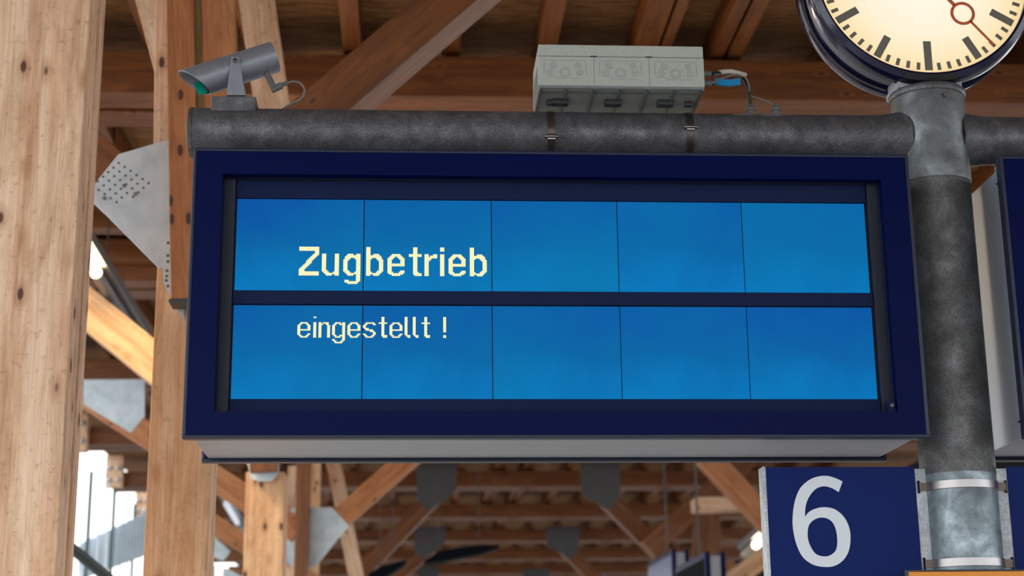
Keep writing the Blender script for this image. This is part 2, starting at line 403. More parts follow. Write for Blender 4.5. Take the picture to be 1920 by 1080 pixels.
brace('pale brace sloping down right into the back of the big nailed gusset plate', (-2.183, 2.080, 4.265), (-1.570, 2.080, 3.701), 0.23, 0.24)
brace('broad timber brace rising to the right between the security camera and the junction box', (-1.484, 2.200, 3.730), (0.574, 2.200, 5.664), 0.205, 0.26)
brace('leaning pink brace seen from below just right of the security camera', (-1.392, 3.600, 5.792), (-1.236, 4.300, 4.713), 0.2, 0.2, W_POST)
brace('leaning brace seen from below left of the twin board timber', (-1.926, 3.100, 5.532), (-1.719, 3.700, 4.724), 0.15, 0.22, W_POST)

# ------------------------------------------------------------------ further frames down the hall
DP = empty('timber_post', (-1.552, 7.3, 0)); tag(DP, 'knotty timber post seen below the display near its left end', 'post')
member('shaft', (-1.552, 7.3, 0), (-1.552, 7.3, 3.36), 0.24, 0.288, W_POST2, DP)
member('rear_board', (-1.548, 7.45, 0), (-1.548, 7.45, 3.36), 0.05, 0.29, W_POST, DP)
gusset('steel plate on top of the knotty post below the display', [(-1.690, 3.455), (-1.658, 3.303), (-1.594, 3.283), (-1.499, 3.282), (-1.446, 3.354), (-1.449, 3.454)], 7.14)
member_ = member('timber_post', (-1.551, 7.050, 3.338), (-1.664, 7.050, 4.916), 0.1, 0.2, W_BEAM); tag(member_, 'timber continuing upward from the knotty post behind the display', 'post')
brace('orange lamplit brace sloping down between the two left posts', (-3.490, 7.300, 5.070), (-1.619, 7.300, 3.550), 0.275, 0.26, W_POST2)

def post_at(label, x, y, Y, w, ztop, mat, d=0.22):
    px = x; o = member('timber_post', (px, Y, 0), (px, Y, ztop), d, w, mat); tag(o, label, 'post'); return o
post_at('slim dark timber post in front of the far gusset plate', -1.599, 0, 12.1, 0.145, 4.6, W_BEAM)
post_at('pale timber post behind the slim dark post', -1.790, 0, 17.2, 0.16, 5.6, W_POST2)
post_at('thin pale post strip left of the slim dark post', -1.753, 0, 12.6, 0.09, 4.2, W_POST)
gusset('grey six sided gusset plate crossed by the slim dark post', [(-1.795, 3.667), (-1.696, 3.717), (-1.303, 3.716), (-1.115, 3.518), (-1.242, 3.373), (-1.448, 3.108), (-1.553, 3.065), (-1.720, 3.110), (-1.783, 3.165)], 12.217)
brace('brace rising right from the six sided plate toward the display underside', (-1.229, 12.350, 3.598), (0.280, 12.350, 4.950), 0.22, 0.24, W_MID)
brace('brown brace passing left and below the lamplit brace toward the far post row', (-4.371, 12.300, 5.201), (-1.652, 12.300, 3.464), 0.26, 0.24, W_MID)
brace('lower brown brace in the gap between the two orange posts', (-3.869, 17.100, 4.542), (-1.685, 17.100, 3.215), 0.25, 0.24, W_MID)
gusset('grey gusset plate below the lamplit brace beside the big left post', [(-3.966, 5.081), (-3.320, 5.087), (-3.301, 4.686), (-3.437, 4.510), (-3.951, 4.817)], 12.172)
gusset('small pale plate low in the gap between the two orange posts', [(-3.094, 3.910), (-2.862, 3.704), (-2.956, 3.579), (-3.084, 3.636)], 16.8)
gusset('small pale plate at the bottom edge between the two orange posts', [(-2.954, 3.509), (-2.711, 3.381), (-2.707, 3.242), (-2.945, 3.244)], 16.82)
brace('leaning pale post right of the slim dark post', (-1.585, 17.600, 5.142), (-1.162, 16.800, 3.232), 0.2, 0.2, W_POST)
brace('brown brace rising right to the upper left hanging plate', (-1.635, 22.600, 3.565), (0.013, 22.600, 5.264), 0.27, 0.3)
brace('brown brace rising right to the lower left hanging plate', (-1.337, 32.800, 4.132), (0.013, 32.800, 5.333), 0.27, 0.3)
gusset('shaded grey pointed plate nearest under the display, left of its pair', [(-0.383, 5.901), (0.321, 5.900), (0.292, 5.277), (0.192, 5.150), (-0.189, 4.916), (-0.371, 5.125)], 22.435, mat=M_PLATESHADE)
gusset('shaded grey pointed plate lower and smaller, left of its pair', [(-0.386, 5.799), (0.346, 5.795), (0.320, 5.438), (0.098, 5.267), (-0.186, 5.036), (-0.408, 5.221)], 32.635, mat=M_PLATESHADE)
gusset('shaded grey plate cut by the bottom edge, left of its pair', [(-0.281, 5.837), (0.372, 5.833), (0.340, 5.519), (-0.009, 5.238), (-0.280, 5.397)], 43.6, mat=M_PLATESHADE)
gusset('shaded grey pointed plate nearest under the display, right of its pair', [(2.426, 5.896), (3.120, 5.895), (3.107, 5.122), (2.890, 4.913), (2.438, 5.197)], 22.435, mat=M_PLATESHADE)
gusset('shaded grey pointed plate lower and smaller, right of its pair', [(2.664, 5.785), (3.465, 5.781), (3.401, 5.162), (3.249, 5.016), (2.706, 5.327)], 32.635, mat=M_PLATESHADE)
gusset('shaded grey plate cut by the bottom edge, right of its pair', [(2.881, 5.755), (3.684, 5.750), (3.677, 5.371), (3.338, 5.215), (2.877, 5.455)], 43.6, mat=M_PLATESHADE)
brace('brown brace sloping down right from the upper right hanging plate', (2.735, 22.600, 5.292), (4.339, 22.600, 3.630), 0.3, 0.3)
brace('brown brace sloping down right from the lower right hanging plate', (3.059, 32.800, 5.342), (4.110, 32.800, 4.276), 0.3, 0.3)
brace('thick brace crossing down right beside the platform number sign', (2.349, 14.900, 5.619), (4.089, 14.900, 3.705), 0.27, 0.28, W_MID)
brace('brown brace leaning the other way left of the platform number sign', (3.478, 21.900, 4.197), (5.602, 21.900, 6.027), 0.34, 0.26, W_BEAM)
brace('short pale beam between the crossing braces left of the number sign', (3.971, 20.200, 4.712), (5.035, 20.200, 4.725), 0.2, 0.5, W_POST)
post_at('brown post left of the platform number sign', 4.592, 0, 20.8, 0.2, 3.9, W_BEAM)
brace('brown timber low beside the tube lamp at the number sign', (3.650, 17.000, 3.142), (4.409, 17.000, 3.640), 0.25, 0.2, W_POST2)
brace('upright brown panel left of the brown post', (4.981, 24.500, 5.275), (4.908, 24.500, 3.577), 0.5, 0.1, W_BEAM)

# left aisle timbers between the two big posts
t1 = member('tie_beam', (-3.630, 8.900, 5.814), (-2.558, 8.900, 5.812), 0.2, 0.13, W_BEAM); tag(t1, 'upper horizontal tie beam behind the nailed gusset plate', 'beam')
t2 = member('tie_beam', (-3.845, 9.900, 5.847), (-2.700, 9.900, 5.843), 0.22, 0.20, W_BEAM); tag(t2, 'lower horizontal tie beam beside the tube lamp housing', 'beam')
t3 = member('tie_beam', (-4.293, 11.000, 5.894), (-2.856, 11.000, 5.890), 0.2, 0.4, W_BEAM); tag(t3, 'deep brown beam behind the tube lamp housing', 'beam')

def eave_block(label, x, z0, z1, Y, w):
    e = empty('bolted_block', (x, Y, z0)); tag(e, label, 'timber block')
    member('block', (x, Y, z0), (x, Y, z1), 0.2, w, W_POST, e)
    for bx in (-0.25, 0.25):
        for bz in (0.22, 0.6):
            bm = bmesh.new(); lathe(bm, [(0.045, 0), (0.045, -0.012), (0.022, -0.02), (0.022, -0.05)], (bx * w, -0.1, (z1 - z0) * bz), 'Y', 12)
            obj('bolt', bm, M_STEEL, e)
eave_block('bolted timber block at the left eave beside the big post', -5.479, 5.459, 6.160, 19.460, 0.254)
eave_block('bolted timber block at the left eave, middle of the stepped row', -5.802, 5.573, 6.151, 24.260, 0.302)
eave_block('bolted timber block at the left eave, farthest of the stepped row', -6.077, 5.614, 6.169, 29.060, 0.293)

# left eave window wall: glazing bars with the bright sky behind
win = empty('window_1', (-5.85, 30, 0)); win['kind'] = 'structure'
for k in range(13):
    bm = bmesh.new(); box(bm, -0.03, 0.03, -0.025, 0.025, 0.0, 5.6)
    obj('mullion', bm, M_MULLION, win, (0, -12 + k * 2.2, 0))
for k in range(36):
    if k % 3 == 0: continue
    bm = bmesh.new(); box(bm, -0.012, 0.012, -0.012, 0.012, 0.0, 5.6)
    obj('glazing_bar', bm, M_WHITE, win, (0.03, -12 + k * 2.2 / 3, 0))

# corrugated canopy of the neighbouring platform, outside the left side
cn = empty('corrugated_canopy', (-8.0, 24, 0)); tag(cn, 'blue grey corrugated canopy edge outside beyond the left window bars', 'canopy')
CA = [(-6.500, 4.671), (-5.087, 5.346), (-6.463, 4.018), (-5.052, 4.548)]
for k in range(26):
    t = k / 26; x = CA[0][0] + (CA[1][0] - CA[0][0]) * t; zt = CA[0][1] + (CA[1][1] - CA[0][1]) * t; zb = CA[2][1] + (CA[3][1] - CA[2][1]) * t
    bm = bmesh.new(); wdt = (CA[1][0] - CA[0][0]) / 26
    prism(bm, [(x + 8.0, zb), (x + 8.0, zt), (x + 8.0 + wdt * 0.55, zt + 0.02), (x + 8.0 + wdt * 0.55, zb + 0.02)], 1.0, 1.05)
    obj('corrugation', bm, M_CANOPY, cn)
bm = bmesh.new(); prism(bm, [(CA[2][0] + 8.0, CA[2][1]), (CA[0][0] + 8.0, CA[0][1]), (CA[1][0] + 8.0, CA[1][1]), (CA[3][0] + 8.0, CA[3][1])], 1.08, 1.12); obj('fascia', bm, M_CANOPY, cn)
for xx in (CA[0][0] + 8.2, CA[1][0] + 7.9):
    bm = bmesh.new(); box(bm, xx - 0.05, xx + 0.05, 1.0, 1.1, 0, CA[2][1] + 0.02); obj('support', bm, M_MULLION, cn)
tb = bmesh.new(); tube(tb, [(-3.486, 9.000, 3.106), (-3.282, 9.500, 2.913), (-3.009, 10.000, 2.662)], 0.05, 16)
tag(obj('drain_pipe', tb, M_DARKPIPE, smooth=True), 'dark diagonal pipe in the lower left corner beside the big post', 'pipe')

# dark curved sheet under the far beams
def arch(label, top, bot, Y0, Y1):
    bm = bmesh.new(); n = len(top)
    A = [bm.verts.new((x, Y0, z)) for x, z in top]; B = [bm.verts.new((x, Y0 + 0.02, z)) for x, z in bot]
    A2 = [bm.verts.new((x, Y1, z + 0.02)) for x, z in top]; B2 = [bm.verts.new((x, Y1, z + 0.01)) for x, z in bot]
    for i in range(n - 1):
        bm.faces.new((A[i], A[i + 1], B[i + 1], B[i])); bm.faces.new((A2[i], B2[i], B2[i + 1], A2[i + 1]))
        bm.faces.new((A[i], A2[i], A2[i + 1], A[i + 1])); bm.faces.new((B[i], B[i + 1], B2[i + 1], B2[i]))
    for i in (0, n - 1): bm.faces.new((A[i], B[i], B2[i], A2[i]))
    sh = tag(obj('curved_dark_sheet', bm, M_DARKSHEET, smooth=True), label, 'sheet')
    for i in (1, n - 2):
        bm = bmesh.new(); tube(bm, [(top[i][0], Y0 + 0.3, top[i][1]), (top[i][0], Y0 + 0.3, 5.7), (top[i][0], Y0 + 0.3, 5.95)], 0.008, 6); obj('hanger', bm, M_RIB, sh)
arch('dark curved sheet under the far roof beams, right of the lower brace', [(-0.261, 3.944), (-0.031, 4.095), (0.293, 4.161), (0.635, 4.193), (0.961, 4.191)], [(-0.252, 3.910), (0.003, 3.942), (0.310, 4.000), (0.634, 4.057), (0.926, 4.149)], 21.0, 21.6)
arch('dark curved sheet under the far roof beams, at the bottom edge', [(-1.149, 3.748), (-0.964, 3.856), (-0.770, 3.913), (-0.541, 3.971)], [(-1.130, 3.547), (-0.929, 3.663), (-0.727, 3.795), (-0.558, 3.912)], 21.0, 21.6)

# ------------------------------------------------------------------ tube lamps
def lamp(label, near, far, r, w, cap=True, tube_part=(0, 0.45), glass=None):
    e = empty('tube_lamp', near); tag(e, label, 'lamp')
    a = Vector((0, 0, 0)); b = Vector(far) - Vector(near); d = b
    L = d.length
    bm = bmesh.new(); tube(bm, [a + d * tube_part[0], a + d * (sum(tube_part) / 2), a + d * tube_part[1]], r, 14)
    obj('glass_tube', bm, glass or M_TUBE, e, smooth=True)
    bm = bmesh.new()
    box(bm, 0, L, -w / 2, w / 2, r * 1.3, r * 1.3 + w * 0.55, 0.01)
    m = orient(None, (0, 0, 0), b, (1, 0, 0)); 
    if m.to_3x3().col[2].z < 0: m = orient(None, (0, 0, 0), b, (-1, 0, 0))
    o = obj('housing', bm, M_LAMPCASE, e); o.matrix_local = m
    bm = bmesh.new(); tube(bm, [b * 0.55 + Vector((0, 0, 0.1)), b * 0.55 + Vector((0, 0, 1.6))], 0.006, 6)
    obj('hanger', bm, M_CABLE, e)
    bm = bmesh.new(); tube(bm, [d * tube_part[1], d * 0.7, d * 1.0], r * 1.25, 14); obj('sleeve', bm, M_LAMPCASE, e, smooth=True)
    return e
lamp('long tube lamp in grey housing behind the big left post', (-2.802, 5.200, 4.831), (-2.774, 8.600, 4.684), 0.036, 0.16, True, (0, 0.44))
lamp('glowing tube lamp end beside the platform number sign', (4.702, 17.000, 4.133), (4.915, 21.000, 4.016), 0.06, 0.2, True, (0.0, 0.96), M_TUBEFAR)
lamp('unlit tube lamp with its pale sheen painted as glow between the two orange posts', (-2.905, 16.500, 4.297), (-3.225, 21.500, 4.521), 0.04, 0.14, True, (0.0, 0.9), M_PALETUBE)

# ------------------------------------------------------------------ far display cases (ends toward us)
def far_case(label, x0, Y0, Y1, z0, z1, facemat):
    e = empty('hanging_display_case', (x0, Y0, z0)); tag(e, label, 'display')
    H = z1 - z0; D = Y1 - Y0
    bm = bmesh.new(); box(bm, 0.05, 0.17, 0.02, D, 0.03, H - 0.04, 0.01); obj('housing', bm, M_HOUSE, e)
    bm = bmesh.new(); box(bm, 0, 0.045, 0, D, 0, H, 0.006); obj('frame', bm, M_BLUE, e)
    bm = bmesh.new(); box(bm, -0.006, 0.0, 0.07, D - 0.07, 0.07, H - 0.07); obj('screen', bm, facemat, e)
    bm = bmesh.new(); box(bm, 0.175, 0.215, 0, D, 0, H, 0.006); obj('rear_frame', bm, M_BLUE, e)
    bm = bmesh.new(); tube(bm, [(0.11, D / 2, H - 0.05), (0.11, D / 2, H + 0.3), (0.11, D / 2, 6.1 - z0)], 0.012, 8); obj('hanger_rod', bm, M_RIB, e)
far_case('distant display case with pale blue face left of the number sign', 2.870, 15.66, 17.86, 2.796, 3.596, M_BLUEGREY)
far_case('distant display case with dark face nearest the number sign', 2.656, 12.16, 14.16, 2.426, 3.226, M_DARKSHEET)

# ------------------------------------------------------------------ steel mast with pipe arms
MX, MY = 1.317, 0.25
mast = empty('steel_mast', (MX, MY, 0)); tag(mast, 'round galvanised steel mast between the two train displays', 'post')
bm = bmesh.new(); lathe(bm, [(0.12, 0.0), (0.12, 2.325)], seg=96); obj('lower_shaft', bm, M_POSTLOW, mast, smooth=True)
bm = bmesh.new(); lathe(bm, [(0.1205, 2.325), (0.1205, 3.32)], seg=96); obj('shaft', bm, M_POST, mast, smooth=True)
bm = bmesh.new(); lathe(bm, [(0.1235, 3.316), (0.1245, 3.32), (0.1245, 3.626)], seg=96); obj('sleeve', bm, M_SLEEVE, mast, smooth=True)
bm = bmesh.new(); lathe(bm, [(0.12, 3.624), (0.1285, 3.626), (0.131, 3.632), (0.131, 3.644), (0.127, 3.650), (0.10, 3.651)], seg=96); obj('collar', bm, M_PIPE, mast, smooth=True)
bm = bmesh.new(); lathe(bm, [(0.2, 0), (0.2, 0.02), (0.12, 0.021)], seg=48); obj('base_flange', bm, M_PIPE, mast, smooth=True)
bm = bmesh.new(); lathe(bm, [(0.009, 0), (0.009, -0.006), (0.0045, -0.006), (0.0045, -0.002)], (0.022, -0.128, 3.601), 'Y', 20); obj('ring_screw', bm, M_STEEL, mast, smooth=True)
PZ, PR = 3.483, 0.083
PTOP, PTOP2 = (-0.759, 0.200, 3.551)[2], (0.740, 0.200, 3.555)[2]
# the arm pipe: left run with its end rim, right run, and the flared weld at the mast
bm = bmesh.new(); lathe(bm, [(PR, -1.19 - MX), (PR, -0.11)], (0, 0, PZ), 'X', 72); arm = obj('arm_pipe', bm, M_PIPE, mast, smooth=True)
bm = bmesh.new(); lathe(bm, [(PR, 0.11), (PR, 2.6)], (0, 0, PZ), 'X', 72); obj('arm_pipe', bm, M_PIPE, mast, smooth=True)
for s in (-1, 1):
    bm = bmesh.new(); lathe(bm, [(PR + 0.0004, s * 0.21), (PR + 0.002, s * 0.18), (PR + 0.0055, s * 0.152), (PR + 0.010, s * 0.13), (PR + 0.014, s * 0.11), (PR + 0.016, s * 0.09)], (0, 0, PZ), 'X', 72); obj('weld_flare', bm, M_PIPE, mast, smooth=True)
bm = bmesh.new(); lathe(bm, [(PR - 0.01, -1.203 - MX), (PR + 0.001, -1.200 - MX), (PR + 0.002, -1.188 - MX), (PR, -1.186 - MX)], (0, 0, PZ), 'X', 72); obj('end_cap', bm, M_POST, mast, smooth=True)
for x0, x1, nm in ((-0.913, -0.712, 'cover_plate'), (0.625, 0.825, 'cover_plate')):
    bm = bmesh.new(); box(bm, x0 - MX, x1 - MX, -0.05, 0.03, PTOP - 0.012 if x0 < 0 else PTOP2 - 0.012, PTOP if x0 < 0 else PTOP2, 0.003); obj(nm, bm, M_PIPE, mast)
for i, zz in enumerate((2.286, 2.04)):
    bm = bmesh.new()
    lathe(bm, [(0.1225, -0.0135), (0.1245, -0.0125), (0.1245, 0.0125), (0.1225, 0.0135)], (0, 0, zz), 'Z', 72, False)
    cbm = obj('clamp_band', bm, M_STEEL, mast, smooth=True)
    for s in (-1, 1):
        bm = bmesh.new(); box(bm, min(s * 0.116, s * 0.142), max(s * 0.116, s * 0.142), -0.038, -0.034, zz - 0.0125, zz + 0.0125); obj('band_end', bm, M_STRAP, cbm)
for s in (-1, 1):
    bm = bmesh.new(); 
    box(bm, min(s * 0.105, s * 0.152), max(s * 0.105, s * 0.152), -0.028, -0.020, 1.9, 2.345)
    b_ = obj('bracket_strip', bm, M_STRIP, mast)
    for zz in (2.286, 2.04):
        bm = bmesh.new(); box(bm, min(s * 0.140, s * 0.1465), max(s * 0.140, s * 0.1465), -0.0345, -0.027, zz - 0.02, zz + 0.02)
        obj('strap_slot', bm, M_SEAM, mast)

# ------------------------------------------------------------------ train displays
Z0, Z1 = 2.409, 3.340
def lit_rows(s): return [r for r in s.strip().split()]
def glyph_mesh(rows, pitch):
    bm = bmesh.new()
    for j, row in enumerate(rows):
        for i, ch in enumerate(row):
            if ch == '#':
                x = i * pitch; z = -j * pitch; g_ = 0.00018
                box(bm, x + g_, x + pitch - g_, -0.0012, 0.0, z - pitch + g_, z - g_)
    return bm

def display(label, cx, letters=None):
    W = 2.3017 / 2
    d = empty('train_display', (cx, 0, Z0)); tag(d, label, 'display')
    H = Z1 - Z0
    # front bezel: four mitred boards with rounded edge profile around them
    ox0, ox1, oz0, oz1 = -1.057, 1.055, 0.083, 0.844
    bm = bmesh.new()
    e = 0.012
    box(bm, -W + e, W - e, -0.004, 0.03, oz1, H - e); box(bm, -W + e, W - e, -0.004, 0.03, e, oz0)
    box(bm, -W + e, ox0, -0.004, 0.03, oz0, oz1); box(bm, ox1, W - e, -0.004, 0.03, oz0, oz1)
    obj('bezel', bm, M_BLUE, d)
    def rim(y0, y1, nm, bv=0.004):
        bm = bmesh.new()
        box(bm, -W, W, y0, y1, H - e, H, bv); box(bm, -W, W, y0, y1, 0, e, bv); box(bm, -W, -W + e, y0, y1, e * 0.6, H - e * 0.6, bv); box(bm, W - e, W, y0, y1, e * 0.6, H - e * 0.6, bv)
        return obj(nm, bm, M_EDGE, d)
    rim(-0.006, 0.035, 'front_rim')
    rim(0.465, 0.506, 'rear_rim')
    bm = bmesh.new(); box(bm, -W + e, W - e, 0.47, 0.504, e, H - e); obj('rear_bezel', bm, M_BLUE, d)
    # silver housing between the two bezels
    bm = bmesh.new()
    zb = 0.010
    a_, c_ = -W + 0.012, W - 0.012
    box(bm, a_, c_, 0.035, 0.08, zb - 0.004, 0.07, 0.003); box(bm, a_, c_, 0.035, 0.08, H - 0.08, H - 0.012, 0.003); box(bm, a_, a_ + 0.05, 0.036, 0.079, 0.06, H - 0.07); box(bm, c_ - 0.05, c_, 0.036, 0.079, 0.06, H - 0.07)
    obj('housing_step', bm, M_SILVER, d)
    bm = bmesh.new(); box(bm, -W + 0.022, W - 0.022, 0.08, 0.465, zb + 0.002, H - 0.02, 0.004); obj('housing', bm, M_SILVER, d)
    # recess lining
    yp = 0.058
    bm = bmesh.new()
    box(bm, ox0 - 0.002, ox1 + 0.002, 0.03, yp + 0.03, oz1, oz1 + 0.004); box(bm, ox0 - 0.004, ox0, 0.03, yp + 0.03, oz0, oz1); box(bm, ox1, ox1 + 0.004, 0.03, yp + 0.03, oz0, oz1)
    box(bm, ox0, ox1, 0.031, yp + 0.03, oz0 - 0.004, oz0)
    obj('recess_lining', bm, M_INNERD, d)
    bm = bmesh.new(); box(bm, ox0, ox1, yp + 0.006, yp + 0.01, oz0, oz1); obj('backing', bm, M_SEAM, d)
    bm = bmesh.new()
    box(bm, ox0, -1.021, yp - 0.012, yp + 0.004, oz0, oz1, 0.002)
    obj('side_strip', bm, M_INNERD, d)
    bm = bmesh.new(); box(bm, 1.021, ox1, yp - 0.012, yp + 0.004, oz0, oz1, 0.002); obj('side_strip', bm, M_INNERD, d)
    bm = bmesh.new(); box(bm, -1.018, 1.018, yp - 0.004, yp + 0.004, 0.7835, oz1, 0.001); obj('top_strip', bm, M_INNER, d)
    bm = bmesh.new(); box(bm, -1.018, 1.018, yp - 0.006, yp + 0.004, 0.435, 0.479, 0.001); obj('middle_bar', bm, M_INNER, d)
    bm = bmesh.new(); box(bm, -1.018, 1.018, yp - 0.006, yp + 0.004, oz0, 0.1325, 0.001); obj('bottom_bar', bm, M_INNER, d)
    bm = bmesh.new(); box(bm, 1.026, 1.052, 0.008, 0.03, oz0, 0.118, 0.001); tb_ = obj('lock_tab', bm, M_INNER, d)
    bm = bmesh.new(); lathe(bm, [(0.006, 0.0082), (0.006, 0.004), (0.003, 0.003)], (1.041, 0, 0.104), 'Y', 16); obj('screw', bm, M_GLAND, tb_)
    edges = [-1.0165, -0.6125, -0.2055, 0.2005, 0.6065, 1.0135]
    for z0_, z1_ in ((0.4815, 0.781), (0.134, 0.4315)):
        for a, b in zip(edges, edges[1:]):
            bm = bmesh.new(); hw = (b - a) / 2 - 0.0016; hh = (z1_ - z0_) / 2
            box(bm, -hw, hw, 0, 0.005, -hh, hh)
            obj('screen_tile', bm, M_LCD, d, ((a + b) / 2, yp, (z0_ + z1_) / 2))
    # hanging clamps to the pipe above
    for x in (-0.8, 0.0, 0.8):
        bm = bmesh.new(); box(bm, x - 0.03, x + 0.03, 0.21, 0.29, H - 0.002, H + 0.07); obj('hanging_clamp', bm, M_PIPE, d)
    if letters:
        P = 0.0045
        for ch, col, base, scale in letters:
            rows = GLYPH[ch]
            x = -0.8155 + col * P; desc = {'g': 6, 'G': 4}.get(ch, 0)
            ztop = base + (len(rows) - desc) * P
            w = obj('letter', glyph_mesh(rows, P), M_DOT, d, (x, yp - 0.0003, ztop))
    return d

GLYPH = {}
GLYPH['Z'] = ['#' * 14] * 3 + [''.join('#' if max(0, min(10, round(10.6 - (r - 4) * 0.86))) <= c < max(0, min(10, round(10.6 - (r - 4) * 0.86))) + 4 - (1 if r in (3, 4) else 0) else '.' for c in range(14)) for r in range(3, 18)] + ['#' * 14] * 3
GLYPH['Z'][3] = '...........###'; GLYPH['Z'][4] = '...........###'
GLYPH['u'] = ['###......###'] * 11 + ['###......###', '####.....###', '.####...####', '..##########', '...####..###']
BOWL = ['###..####...', '##########..', '###########.', '####...####.', '###.....####'] + ['###......###'] * 7 + ['###.....####', '####...####.', '##########..', '###..####...']
GLYPH['b'] = ['###.........'] * 5 + BOWL
GLYPH['g'] = [r[::-1] for r in BOWL] + ['.........###'] * 3 + ['.###.....###', '.##########.', '...#######..']
GLYPH['e'] = ['...######...', '..########..', '.####..####.', '####....####', '###......###', '###......###', '###......###', '############', '############', '###.........', '###.........', '###.........', '###......###', '####....####', '.##########.', '...######...']
GLYPH['t'] = ['...###...'] * 5 + ['#########'] * 2 + ['...###...'] * 11 + ['...####..', '...######', '....#####']
GLYPH['r'] = ['###...###', '###.#####', '#########', '#####....', '####.....'] + ['###......'] * 11
GLYPH['i'] = ['###'] * 3 + ['...'] * 2 + ['###'] * 16
GLYPH['E'] = ['..#####..', '.##...##.', '##.....##', '##.....##', '##.....##', '#########', '##.......', '##.......', '##.....##', '.##...##.', '..#####..']
GLYPH['I'] = ['##'] * 1 + ['..'] * 3 + ['##'] * 11
GLYPH['N'] = ['##.####.', '###..##.', '##....##'] + ['##....##'] * 8
GLYPH['G'] = ['..####.##', '.##..####', '##.....##', '##.....##', '##.....##', '##.....##', '##.....##', '##.....##', '##.....##', '.##..####', '..####.##', '.......##', '##.....##', '.##...##.', '..#####..']
GLYPH['S'] = ['..######.', '.##....##', '##.......', '##.......', '.###.....', '..#####..', '.....###.', '.......##', '##.....##', '.##...##.', '..#####..']
GLYPH['T'] = ['..##..'] * 4 + ['######'] + ['..##..'] * 8 + ['..####', '...###']
GLYPH['L'] = ['##..'] * 13 + ['.###', '..##']
GLYPH['!'] = ['##'] * 11 + ['..'] * 2 + ['##'] * 2

B1, B2 = 2.938 - Z0, 2.737 - Z0
text = [(c, k, B1, 1) for c, k in (('Z', 0), ('u', 16), ('g', 31), ('b', 47), ('e', 62), ('t', 77), ('r', 88), ('i', 99), ('e', 105), ('b', 120))]
text += [(c, k, B2, 1) for c, k in (('E', 0), ('I', 11), ('N', 14.6), ('G', 24), ('E', 34.6), ('S', 45.3), ('T', 56.2), ('E', 63.8), ('L', 74.3), ('L', 80), ('T', 86), ('!', 101.2))]
d1 = display('wide blue train display with lit blue screen reading Zugbetrieb eingestellt', 0.0, text)
d2 = display('second train display cut off at the right edge beyond the mast', 2.605, None)

# ------------------------------------------------------------------ number sign, plain sign, orange sign
s6 = empty('platform_number_sign', (0.915, 0.25, 2.0)); tag(s6, 'dark blue platform sign with a large white 6 strapped to the mast', 'sign')
bm = bmesh.new(); box(bm, 0.678 - 0.915, 1.165 - 0.915, -0.03, 0.03, -0.35, 0.351); obj('panel', bm, M_SIGN, s6)
bm = bmesh.new(); box(bm, 0.668 - 0.915, 0.678 - 0.915, -0.032, 0.032, -0.352, 0.353, 0.002); obj('edge_profile', bm, M_STRIP, s6)
def contour(pts, corners=()):
    n = len(pts); out = []
    for i in range(n):
        a, b = pts[i], pts[(i + 1) % n]; pa, nb = pts[i - 1], pts[(i + 2) % n]
        if i in corners: pa = a
        if (i + 1) % n in corners: nb = b
        for k in range(8):
            t = k / 8
            out.append(tuple(0.5 * ((2 * a[j]) + (b[j] - pa[j]) * t + (2 * pa[j] - 5 * a[j] + 4 * b[j] - nb[j]) * t * t + (3 * a[j] - pa[j] - 3 * b[j] + nb[j]) * t ** 3) for j in (0, 1)))
    return out
SIX_OUT = [(0.926, 2.304), (0.911, 2.270), (0.890, 2.283), (0.862, 2.289), (0.834, 2.278), (0.811, 2.250), (0.800, 2.221), (0.797, 2.191), (0.811, 2.207), (0.835, 2.218), (0.863, 2.222), (0.895, 2.215), (0.922, 2.192), (0.937, 2.160), (0.940, 2.123), (0.931, 2.082), (0.911, 2.053), (0.882, 2.036), (0.851, 2.033), (0.815, 2.040), (0.783, 2.064), (0.764, 2.106), (0.756, 2.156), (0.758, 2.198), (0.768, 2.244), (0.787, 2.283), (0.817, 2.309), (0.850, 2.321), (0.879, 2.322), (0.906, 2.314)]
SIX_IN = [(0.854, 2.189), (0.879, 2.180), (0.893, 2.156), (0.897, 2.119), (0.891, 2.087), (0.872, 2.070), (0.849, 2.066), (0.824, 2.075), (0.808, 2.101), (0.802, 2.131), (0.808, 2.164), (0.828, 2.183)]
cu = bpy.data.curves.new('six', 'CURVE'); cu.dimensions = '2D'; cu.fill_mode = 'BOTH'; cu.extrude = 0.0012
for pts, cor in ((SIX_OUT, (0, 1, 7)), (SIX_IN, ())):
    c2 = contour(pts, cor); sp = cu.splines.new('POLY'); sp.points.add(len(c2) - 1); sp.use_cyclic_u = True
    for i, (x, z) in enumerate(c2): sp.points[i].co = (x - 0.915, z - 2.0, 0, 1)
tmp = bpy.data.objects.new('six_tmp', cu); COL.objects.link(tmp)
bpy.context.view_layer.update()
me = bpy.data.meshes.new_from_object(tmp.evaluated_get(bpy.context.evaluated_depsgraph_get()))
bpy.data.objects.remove(tmp)
for v in me.vertices: v.co = Vector((v.co.x, -0.0315 + v.co.z * 0.5, v.co.y))
me.materials.clear(); me.materials.append(M_WHITE)
six = bpy.data.objects.new('numeral', me); COL.objects.link(six); six.parent = s6; six['label'] = 'pale grey numeral 6'

sr = empty('blank_blue_sign', (1.9, 0.25, 2.0)); tag(sr, 'dark blue sign edge right of the mast straps', 'sign')
bm = bmesh.new(); box(bm, 1.468 - 1.9, 0.06, -0.03, 0.03, -0.35, 0.351); obj('panel', bm, M_SIGN, sr)
bm = bmesh.new(); box(bm, 0.06, 0.07, -0.032, 0.032, -0.352, 0.353, 0.002); obj('edge_profile', bm, M_STRIP, sr)

